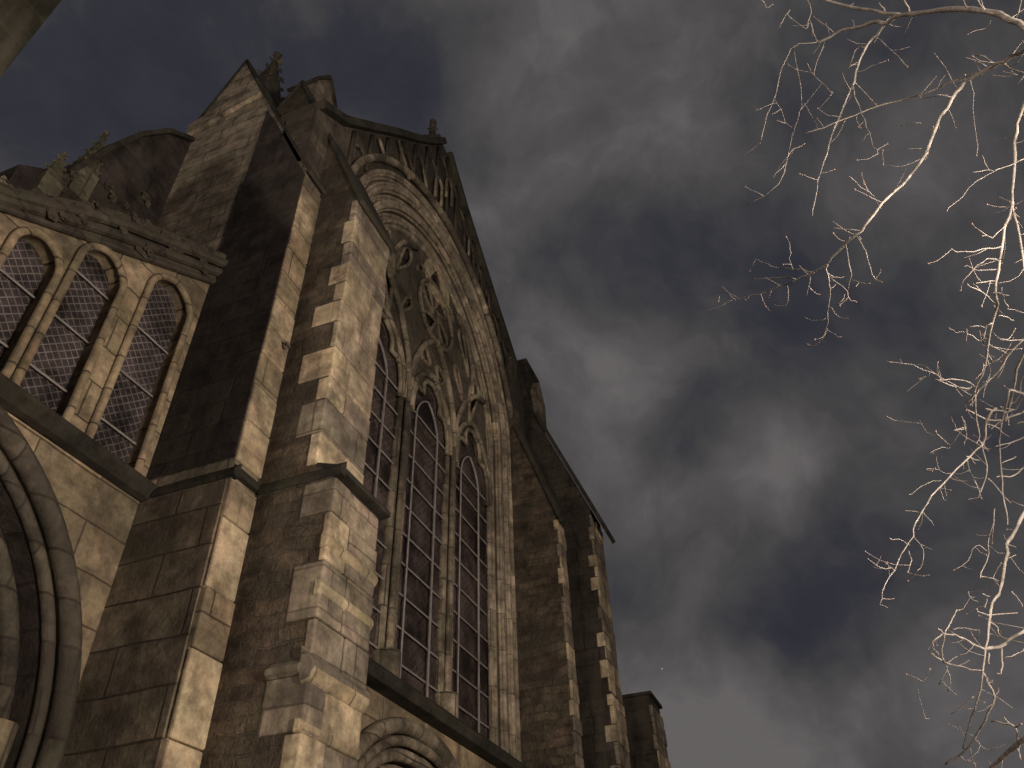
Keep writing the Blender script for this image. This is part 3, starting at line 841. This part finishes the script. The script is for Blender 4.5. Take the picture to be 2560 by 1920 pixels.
# ------------------------------------------------------------------ bare trees at the right
def P3(x, y, base):
    """survey point of a twig -> place in the tree; depth wanders through the crown"""
    d = base+1.3*math.sin(x*.0041+y*.0023)+.8*math.sin(y*.0067-x*.0031+1.3)
    return EYE+ray(x, y)*d
def Z(o, s, pts): return [(o[0]+x*s, o[1]+y*s) for x, y in pts]
zA = lambda p: Z((1760, 0), 800/2212, p)
zB = lambda p: Z((1760, 500), 800/2212, p)
zC = lambda p: Z((1960, 1000), 600/2212, p)
zD = lambda p: Z((1960, 1470), 600/2212, p)
zE = lambda p: Z((2260, 700), 300/1244, p)
treeA_main = [  # (points, width px start, end)
 (zA([(2330, 250), (2212, 190), (2080, 110), (1900, 70), (1680, 60), (1500, 80), (1350, 100), (1250, 170), (1180, 150), (1080, 190), (930, 210), (850, 270), (790, 290)]), 15, 5),
 (zA([(1350, 100), (1200, 80), (1050, 60), (850, 0), (700, -60)]), 8, 5),
 (zA([(1250, 170), (1180, 250), (1120, 330), (1070, 430), (1050, 480), (1030, 590), (980, 700), (920, 840), (880, 960), (830, 1100), (800, 1220), (775, 1320), (750, 1490)]), 6, 1.6),
 (zA([(2330, 300), (2212, 360), (2100, 410), (2020, 450), (1950, 480), (1820, 550), (1760, 620), (1700, 700), (1610, 850), (1580, 960), (1520, 1090), (1400, 1250), (1270, 1370), (1150, 1520), (1060, 1610)])+zB([(980, 310), (910, 370), (850, 440), (760, 500), (640, 550), (500, 610), (350, 660), (220, 695), (100, 710)]), 10, 2.2),
 (zA([(1950, 480), (1800, 540), (1640, 590), (1480, 660), (1300, 710), (1100, 770), (920, 845), (820, 890), (700, 925)]), 4.5, 2.4),
]
treeA_sub = [
 (zA([(1110, 325), (1050, 320), (1010, 450)]), 3.5, 2), (zA([(1070, 430), (995, 475)]), 4, 2.5),
 (zB([(760, 500), (700, 485), (620, 480), (500, 465), (420, 440), (360, 405)]), 3.6, 2), (zB([(640, 550), (560, 530), (440, 545), (330, 545)]), 3.4, 2.2),
 (zB([(850, 440), (850, 490), (870, 560), (870, 640), (865, 740), (845, 880), (820, 970), (720, 1015)]), 3, 2), (zB([(865, 740), (920, 800), (1000, 815)]), 2.4, 1.6),
 (zB([(845, 880), (890, 935), (950, 945)]), 2.2, 1.8), (zB([(840, 820), (760, 835), (690, 810)]), 2.2, 1.6), (zB([(870, 530), (980, 620), (1010, 690), (1055, 705)]), 2.6, 2),
 (zB([(1000, 670), (920, 725)]), 2.2, 1.6), (zB([(980, 310), (1020, 490), (1015, 550), (990, 630)]), 2, 1.5), (zB([(1015, 550), (1080, 575), (1150, 575)]), 2, 1.5),
 (zB([(1050, 240), (1135, 400), (1150, 500), (1180, 550), (1235, 570)]), 2, 1.6), (zB([(735, 530), (730, 620), (715, 660)]), 2.2, 1.5), (zB([(575, 590), (590, 690), (555, 735), (470, 725)]), 2.2, 1.6),
 (zB([(620, 480), (600, 430), (595, 345)]), 1.8, 1), (zB([(465, 630), (440, 680)]), 2.2, 1.6), (zB([(220, 695), (180, 655)]), 2, 1.6),
 (zA([(790, 290), (620, 310), (550, 430), (520, 550), (490, 685), (450, 760), (415, 900), (385, 1000)]), 2.5, 1.8), (zA([(490, 685), (540, 775), (560, 850), (610, 880)]), 2.2, 1.4),
 (zA([(620, 310), (685, 700), (650, 820), (625, 900)]), 1.3, 1.8), (zA([(685, 700), (750, 800), (785, 890)]), 1.8, 1.2), (zA([(1030, 590), (1050, 700), (1110, 820), (1130, 890), (1165, 990), (1205, 1060)]), 2.6, 1.6),
 (zA([(700, 990), (590, 1040), (560, 1140), (480, 1225)]), 2, 2.2), (zA([(625, 900), (590, 1040), (540, 1240), (450, 1330), (300, 1415)]), 1.6, 1.8),
 (zA([(700, -60), (740, 60), (730, 130), (705, 200)]), 2, 2.6), (zA([(730, 130), (745, 170), (760, 250), (790, 290)]), 2, 3), (zA([(705, 200), (570, 110), (600, 50), (550, 120), (525, 190)]), 1.6, 1.8),
 (zA([(1180, 250), (1330, 370), (1370, 420), (1410, 465)]), 1.6, 2.4), (zA([(705, 420), (760, 520), (830, 590), (890, 640)]), 2, 2.2), (zA([(580, 440), (650, 490), (730, 495), (760, 520)]), 2, 2.4),
 (zA([(830, 290), (790, 400), (760, 520)]), 2.4, 2), (zA([(1480, 660), (1500, 690), (1700, 650)]), 2.4, 1.8), (zA([(1840, 540), (1860, 600), (1870, 800), (1885, 1080)]), 1.4, 1.2),
 (zA([(1760, 620), (1640, 420), (1590, 360)]), 1.8, 1.2), (zA([(1220, 1440), (1150, 1330), (1100, 1250)]), 1.8, 1.4), (zA([(1520, 1090), (1400, 1150), (1240, 1150)]), 1.6, 1.6),
 (zA([(2020, 450), (1960, 410), (1880, 378)]), 3, 3), (zA([(2050, 440), (2100, 460), (2212, 500), (2300, 520)]), 3, 3), (zA([(2330, 380), (2212, 520), (2050, 530), (1990, 510)]), 2, 1.6),
 (zA([(1420, 80), (1380, 0), (1350, -80)]), 4, 3), (zA([(1940, 75), (1900, 0), (1880, -60)]), 3.5, 2.5), (zA([(2160, 120), (2180, 0), (2190, -60)]), 3, 2.5), (zA([(1250, 75), (1210, 20)]), 3, 2.5),
 (zA([(1980, 140), (1940, 210)]), 2, 1.2), (zA([(1120, 1480), (1160, 1500)]), 2.4, 2), (zA([(480, 30), (440, 65), (415, 10), (360, -40)]), 2, 1.4), (zA([(2000, 1180), (1860, 1190)]), 1.8, 1.4),
 (zA([(2330, 1050), (2150, 1130), (2000, 1180), (1850, 1280), (1750, 1390), (1680, 1460)]), 2.2, 1.2), (zA([(1150, 700), (1245, 730)]), 1.8, 1.2), (zA([(1500, 850), (1330, 870)]), 1.8, 1.8), (zA([(1500, 1025), (1390, 1030)]), 1.8, 1.8)]
treeB_main = [
 (zA([(2300, 500), (2212, 700), (2170, 820), (2150, 950), (2150, 1100), (2130, 1250), (2125, 1350), (2120, 1450)])+zB([(2125, 0), (2090, 150), (2060, 300), (2030, 450), (2020, 600), (2025, 760), (1990, 860), (1960, 980), (1940, 1180), (1870, 1290), (1880, 1400), (1890, 1560), (1905, 1659)])+zC([(1810, 400), (1860, 560), (1870, 720), (1810, 850)]), 8, 2.4),
 (zB([(2125, 0), (2140, 60), (2160, 200), (2200, 380), (2212, 500), (2250, 700)]), 5.5, 4),
 (zB([(2300, 850), (2212, 1060), (2150, 1200), (2120, 1400), (2070, 1540)]), 6.5, 5),
 (zE([(1300, 560), (1090, 760), (1000, 900), (880, 1040), (760, 1160), (720, 1190), (640, 1270)]), 5.5, 3),
 (zC([(1960, 80), (1900, 100), (1860, 220), (1860, 350), (1820, 420), (1690, 550), (1550, 680), (1450, 790), (1340, 920), (1250, 1050), (1200, 1170), (1190, 1280), (1100, 1400), (1040, 1540), (960, 1659)])+zD([(900, 80), (880, 150)]), 5.5, 2),
 (zC([(2350, 800), (2200, 1050), (2110, 1250), (2060, 1300), (2050, 1450), (2010, 1659)])+zD([(1990, 40), (1930, 110), (1900, 250), (1890, 380), (1860, 500), (1850, 560), (1830, 780), (1810, 980), (1750, 1150), (1690, 1350), (1650, 1480)]), 9, 2.4),
 (zD([(1830, 780), (1900, 900), (1950, 1020), (1870, 1190), (1780, 1350), (1730, 1440), (1610, 1550), (1490, 1625)]), 4.5, 4),
 (zD([(2350, 1250), (2212, 1390), (2100, 1490), (1980, 1600), (1890, 1680), (1800, 1800)]), 11, 7),
 (zD([(2300, 350), (2100, 450), (2000, 540), (1860, 560)]), 8, 7),
 (zC([(2080, -100), (1990, 300), (1990, 580), (2010, 800), (2050, 1000), (2060, 1150)]), 4, 3),
]
treeB_sub = [
 (zB([(2060, 320), (1980, 330), (1900, 345), (1770, 355), (1710, 335)]), 3, 1.8), (zB([(2050, 430), (2030, 415), (1950, 410), (1860, 470), (1780, 590)]), 3, 2), (zB([(2020, 480), (1860, 480), (1800, 460)]), 2.4, 1.8),
 (zB([(2010, 560), (1880, 575)]), 2.6, 2.4), (zB([(2010, 710), (1930, 650), (1820, 580)]), 2.8, 2), (zB([(2080, 160), (2020, 260), (1920, 250)]), 2.6, 1.8), (zB([(2000, 640), (2050, 645), (2110, 660)]), 2.2, 2),
 (zB([(1990, 850), (1945, 880), (1935, 990)]), 4.5, 3), (zB([(1940, 880), (1850, 865), (1800, 910), (1870, 955), (1940, 990), (2010, 1020), (2090, 1060)]), 2, 2), (zB([(1800, 915), (1730, 910), (1690, 880)]), 1.6, 1.1),
 (zB([(1870, 1290), (1820, 1250), (1740, 1235), (1600, 1240)]), 3, 2.6), (zB([(1850, 1290), (1810, 1305), (1740, 1290), (1600, 1240)]), 3.4, 2.4), (zB([(1850, 1350), (1760, 1300), (1640, 1220), (1480, 1150), (1340, 1125), (1260, 1110)]), 2, 1.2),
 (zB([(1560, 1190), (1540, 1230), (1480, 1230)]), 1.6, 1.1), (zB([(1950, 1020), (2000, 1140)]), 2.4, 1.8), (zB([(1960, 1060), (1980, 1200)]), 2.4, 1.6), (zB([(1930, 1130), (1965, 1140)]), 2.2, 2),
 (zE([(1244, 1360), (1180, 1390), (1060, 1440), (900, 1455), (820, 1430), (740, 1390), (640, 1350)]), 4, 2.6), (zE([(1150, 1345), (1060, 1365), (960, 1355), (850, 1335)]), 3.4, 2.6), (zE([(1244, 1190), (1200, 1290), (1140, 1350), (1000, 1310)]), 3.6, 2.4),
 (zE([(1280, 940), (1215, 1010), (1200, 1180), (1160, 1260), (1110, 1280)]), 3.4, 2.6), (zE([(900, 1360), (860, 1440), (850, 1520), (845, 1659)]), 3, 2.6), (zE([(960, 1380), (950, 1450)]), 2.4, 2), (zE([(620, 1450), (640, 1560), (655, 1650)]), 2, 2),
 (zE([(515, 1560), (640, 1530)]), 2.4, 1.6), (zE([(1280, 1440), (1160, 1490)]), 3, 2.4), (zE([(850, 1490), (930, 1510), (1000, 1530)]), 2.6, 2.2), (zE([(980, 370), (1070, 380), (1135, 420)]), 2.6, 2.4), (zE([(1155, 500), (1100, 590), (1000, 630)]), 3, 2.8),
 (zE([(1244, 625), (1130, 640), (1000, 610)]), 2.2, 1.6), (zE([(1015, 80), (1040, 200), (1075, 300)]), 2.2, 2),
 (zC([(1690, 550), (1720, 680), (1780, 800), (1830, 920)]), 2.6, 2), (zC([(1450, 740), (1340, 760), (1240, 820), (1150, 870)]), 1.6, 2), (zC([(1150, 1390), (1175, 1500), (1140, 1590)]), 2.2, 2.6), (zC([(1190, 1250), (1275, 1360), (1290, 1480), (1230, 1570)]), 1.5, 2.8),
 (zC([(1010, 1555), (900, 1550), (830, 1510), (770, 1460)]), 3, 1.4), (zC([(1160, 1340), (1070, 1280), (975, 1275)]), 1.6, 2.6), (zC([(1880, 720), (1990, 850), (2090, 950)]), 2.4, 2), (zC([(2230, 590), (2180, 650), (2120, 700), (1960, 710)]), 3.4, 2.8),
 (zC([(2230, 330), (2050, 410), (1950, 430)]), 3, 2.4), (zC([(1640, 150), (1650, 200), (1690, 330), (1660, 420)]), 2, 1.8), (zC([(1660, 250), (1570, 280)]), 2, 2.4), (zC([(1940, 1000), (1930, 1200), (1920, 1330)]), 2.4, 2),
 (zC([(1810, 1640), (1880, 1450), (1890, 1300), (1940, 1100)]), 3, 2), (zC([(1870, 1390), (1770, 1320), (1730, 1400), (1680, 1510), (1560, 1570)]), 2.2, 1.1), (zC([(1250, 1040), (1120, 1020)]), 1.4, 1.6), (zC([(1280, 1030), (1380, 1160)]), 1.5, 2),
 (zC([(1560, 670), (1490, 680), (1400, 630), (1310, 640)]), 1.2, 1.6), (zC([(1680, 520), (1800, 555)]), 3, 3), (zC([(1530, 440), (1450, 440), (1350, 485)]), 1.2, 1.6), (zC([(2140, 520), (2010, 580)]), 2.6, 2.4), (zC([(1280, 220), (1040, 190), (950, 150)]), 1.2, 1.2),
 (zC([(1440, 790), (1450, 860), (1490, 930)]), 2, 1.4), (zC([(1400, 280), (1440, 350), (1540, 410)]), 2.4, 1.2), (zC([(2050, 1330), (2140, 1360)]), 2.4, 1.6), (zC([(2050, 1450), (2080, 1455), (2140, 1430)]), 3, 2), (zC([(1820, 1630), (1900, 1630), (1980, 1665)]), 3, 2),
 (zD([(1850, 560), (1780, 540), (1720, 490), (1650, 450), (1570, 430), (1480, 425), (1415, 375)]), 5, 3.2), (zD([(1480, 425), (1530, 310), (1590, 210), (1640, 195)]), 3.4, 2.8), (zD([(1480, 425), (1455, 620), (1490, 700), (1640, 720), (1740, 760), (1830, 760)]), 2.6, 3.4),
 (zD([(1490, 700), (1360, 600)]), 4, 3.2), (zD([(1490, 700), (1600, 630)]), 3, 2.4), (zD([(1480, 425), (1400, 450), (1365, 510), (1380, 570), (1430, 620)]), 3.4, 2.6), (zD([(2000, 540), (2010, 700), (2010, 780), (1960, 790)]), 5, 3), (zD([(1890, 600), (1890, 700)]), 4, 3),
 (zD([(1610, 1550), (1690, 1590), (1770, 1620)]), 3.6, 2.6), (zD([(1500, 720), (1530, 850), (1510, 950)]), 2.4, 2.6), (zD([(1500, 760), (1430, 890)]), 2, 2.6), (zD([(2150, 1470), (2140, 1280), (2080, 1250), (1910, 1230)]), 5, 3.4), (zD([(2140, 1280), (2190, 1250)]), 4.5, 4),
 (zD([(2080, 1250), (2030, 1190)]), 2.4, 2), (zD([(1780, 190), (1790, 230), (1900, 250), (2150, 230)]), 3.4, 3), (zD([(1900, 310), (1970, 350), (1990, 440), (2060, 470)]), 4, 3), (zD([(1700, 30), (1730, 100), (1790, 135)]), 2, 1.6), (zD([(1870, 100), (1850, 180)]), 3.4, 3),
 (zD([(2100, 30), (2160, 90), (2200, 170)]), 2.6, 2.6), (zD([(1750, 1000), (1650, 1080), (1540, 1160)]), 2.6, 1.8), (zD([(1770, 1400), (1830, 1470), (1960, 1500)]), 2, 1.6), (zD([(1350, 740), (1320, 800), (1290, 870)]), 2.4, 2), (zD([(1720, 1480), (1740, 1600), (1770, 1680)]), 2, 3),
 (zD([(2212, 560), (2120, 620), (2030, 650)]), 2.4, 1.8), (zD([(1560, 380), (1620, 370), (1800, 385)]), 2, 1.5), (zD([(1830, 50), (1900, 75)]), 3, 2.4), (zD([(2150, 1470), (2180, 1600)]), 4, 3), (zD([(1340, 1195), (1300, 1200)]), 2, 2)]

def smoothpts(P, it=1):
    for _ in range(it):
        Q = [P[0]]
        for a, b in zip(P[:-1], P[1:]):
            Q.append((a[0]*.75+b[0]*.25, a[1]*.75+b[1]*.25)); Q.append((a[0]*.25+b[0]*.75, a[1]*.25+b[1]*.75))
        Q.append(P[-1]); P = Q
    return P
def limb(bm, pts, w0, w1, base, rnd, twigs=None, tip=False, wf=1.0, tw=.55):
    Q = smoothpts(pts, 1)
    W3 = [P3(x, y, base) for x, y in Q]
    for i in range(1, len(W3)-1): W3[i] = W3[i]+Vector([rnd.uniform(-1, 1) for _ in range(3)])*.009
    n = len(W3)
    rr = [max(.0020, (w0+(w1-w0)*i/(n-1))*.5*wf*((W3[i]-EYE).length)/FPX*rnd.uniform(.86, 1.16)) for i in range(n)]
    tints = [min(1, max(0, ((i/(n-1))-.55)*1.6)) if tip else 0.0 for i in range(n)]
    tube(bm, W3, rr, 7 if w0 > 4 else 5, tint=tints)
    if twigs is not None:
        for i in range(1, n):
            if rnd.random() < tw:
                p = W3[i]; t = (W3[i]-W3[i-1]).normalized()
                a = Vector([rnd.uniform(-1, 1) for _ in range(3)]); a = (a-t*a.dot(t)).normalized()
                d = (a+t*rnd.uniform(.1, .7)+Vector((0, 0, -.15))).normalized()
                L_ = rnd.uniform(.04, .22)*(1 if rnd.random() < .75 else 1.9)
                q = [p]; m = rnd.randint(2, 4)
                for k in range(m):
                    d = (d+Vector([rnd.uniform(-.3, .3) for _ in range(3)])+Vector((0, 0, .16))).normalized(); q.append(q[-1]+d*L_/m)
                r0 = .0027 if L_ > .12 else .0032
                tube(twigs, q, [r0*(1-.45*k/m) for k in range(m+1)], 4, tint=[.0]+[.55]*m)
                if rnd.random() < .25: knob(twigs, q[-1], .0055, (1, 1, 1.6), .2)
    return W3
def tree(name, label, mains, subs, base, trunk_xy, forks, seed):
    rnd = random.Random(seed)
    t = thing(name, label, 'tree', (trunk_xy[0], trunk_xy[1], 0), 'bare trees beside the church')
    tw = bmesh.new(); ends = []
    for pts, a, b in mains:
        bm = bmesh.new(); W3 = limb(bm, pts, a, b, base, rnd, tw, False, .90, .45); ends.append((W3[0], a))
        ob('branch', bm, BARK, t, smooth=True)
    for pts, a, b in subs:
        bm = bmesh.new(); limb(bm, pts, a, b, base, rnd, tw, True, .85, .16)
        ob('branchlet', bm, BARK, t, smooth=True)
    o = ob('twigs', tw, BARK, t, smooth=False); o['kind'] = 'stuff'
    # trunk standing outside the frame and the limbs that carry the boughs
    bm = bmesh.new()
    X, Y = trunk_xy; H = 8.2
    tr = [Vector((X+.1*math.sin(z*.7), Y+.08*math.cos(z*.9), z)) for z in [H*i/12 for i in range(13)]]
    tube(bm, tr, [.24*(1-.55*i/12)+(.14 if i == 0 else 0) for i in range(13)], 14, tint=0.0, jit=.05)
    ob('trunk', bm, BARK, t, smooth=True)
    for i in forks:
        e, a = ends[i]
        z0 = min(max(e.z-1.0, 2.6), H-.4); s = Vector((X, Y, z0))
        bm = bmesh.new(); mid = s.lerp(e, .5)+Vector((0, 0, .35))
        q = []
        for k in range(9):
            f = k/8; q.append((s*(1-f)**2+mid*2*f*(1-f)+e*f*f))
        r1 = a*.5*(e-EYE).length/FPX
        tube(bm, q, [.07*(1-k/8)+r1*k/8 for k in range(9)], 9, tint=0.0)
        ob('limb', bm, BARK, t, smooth=True)
    return t
tree('bare_tree', 'bare winter tree whose long lit boughs reach across the top right of the sky', treeA_main, treeA_sub, 7.6, (6.6, -6.2), (0, 3), 5)
tree('bare_tree', 'bare winter tree with drooping tangled branches down the right edge', treeB_main, treeB_sub, 8.2, (9.0, -5.2), (0, 2, 3, 5, 7, 8, 9), 9)

# ------------------------------------------------------------------ star
bm = bmesh.new(); bmesh.ops.create_icosphere(bm, subdivisions=2, radius=1.05, matrix=Matrix.Translation(EYE+ray(1655, 1672)*2400))
m, nt, b = nodes('starlight'); b.inputs['Base Color'].default_value = (0, 0, 0, 1); b.inputs['Emission Color'].default_value = (1, .95, .9, 1); b.inputs['Emission Strength'].default_value = 1.1
st = ob('star', bm, m); st['label'] = 'single tiny white star in the cloudy sky just right of the church'; st['category'] = 'star'
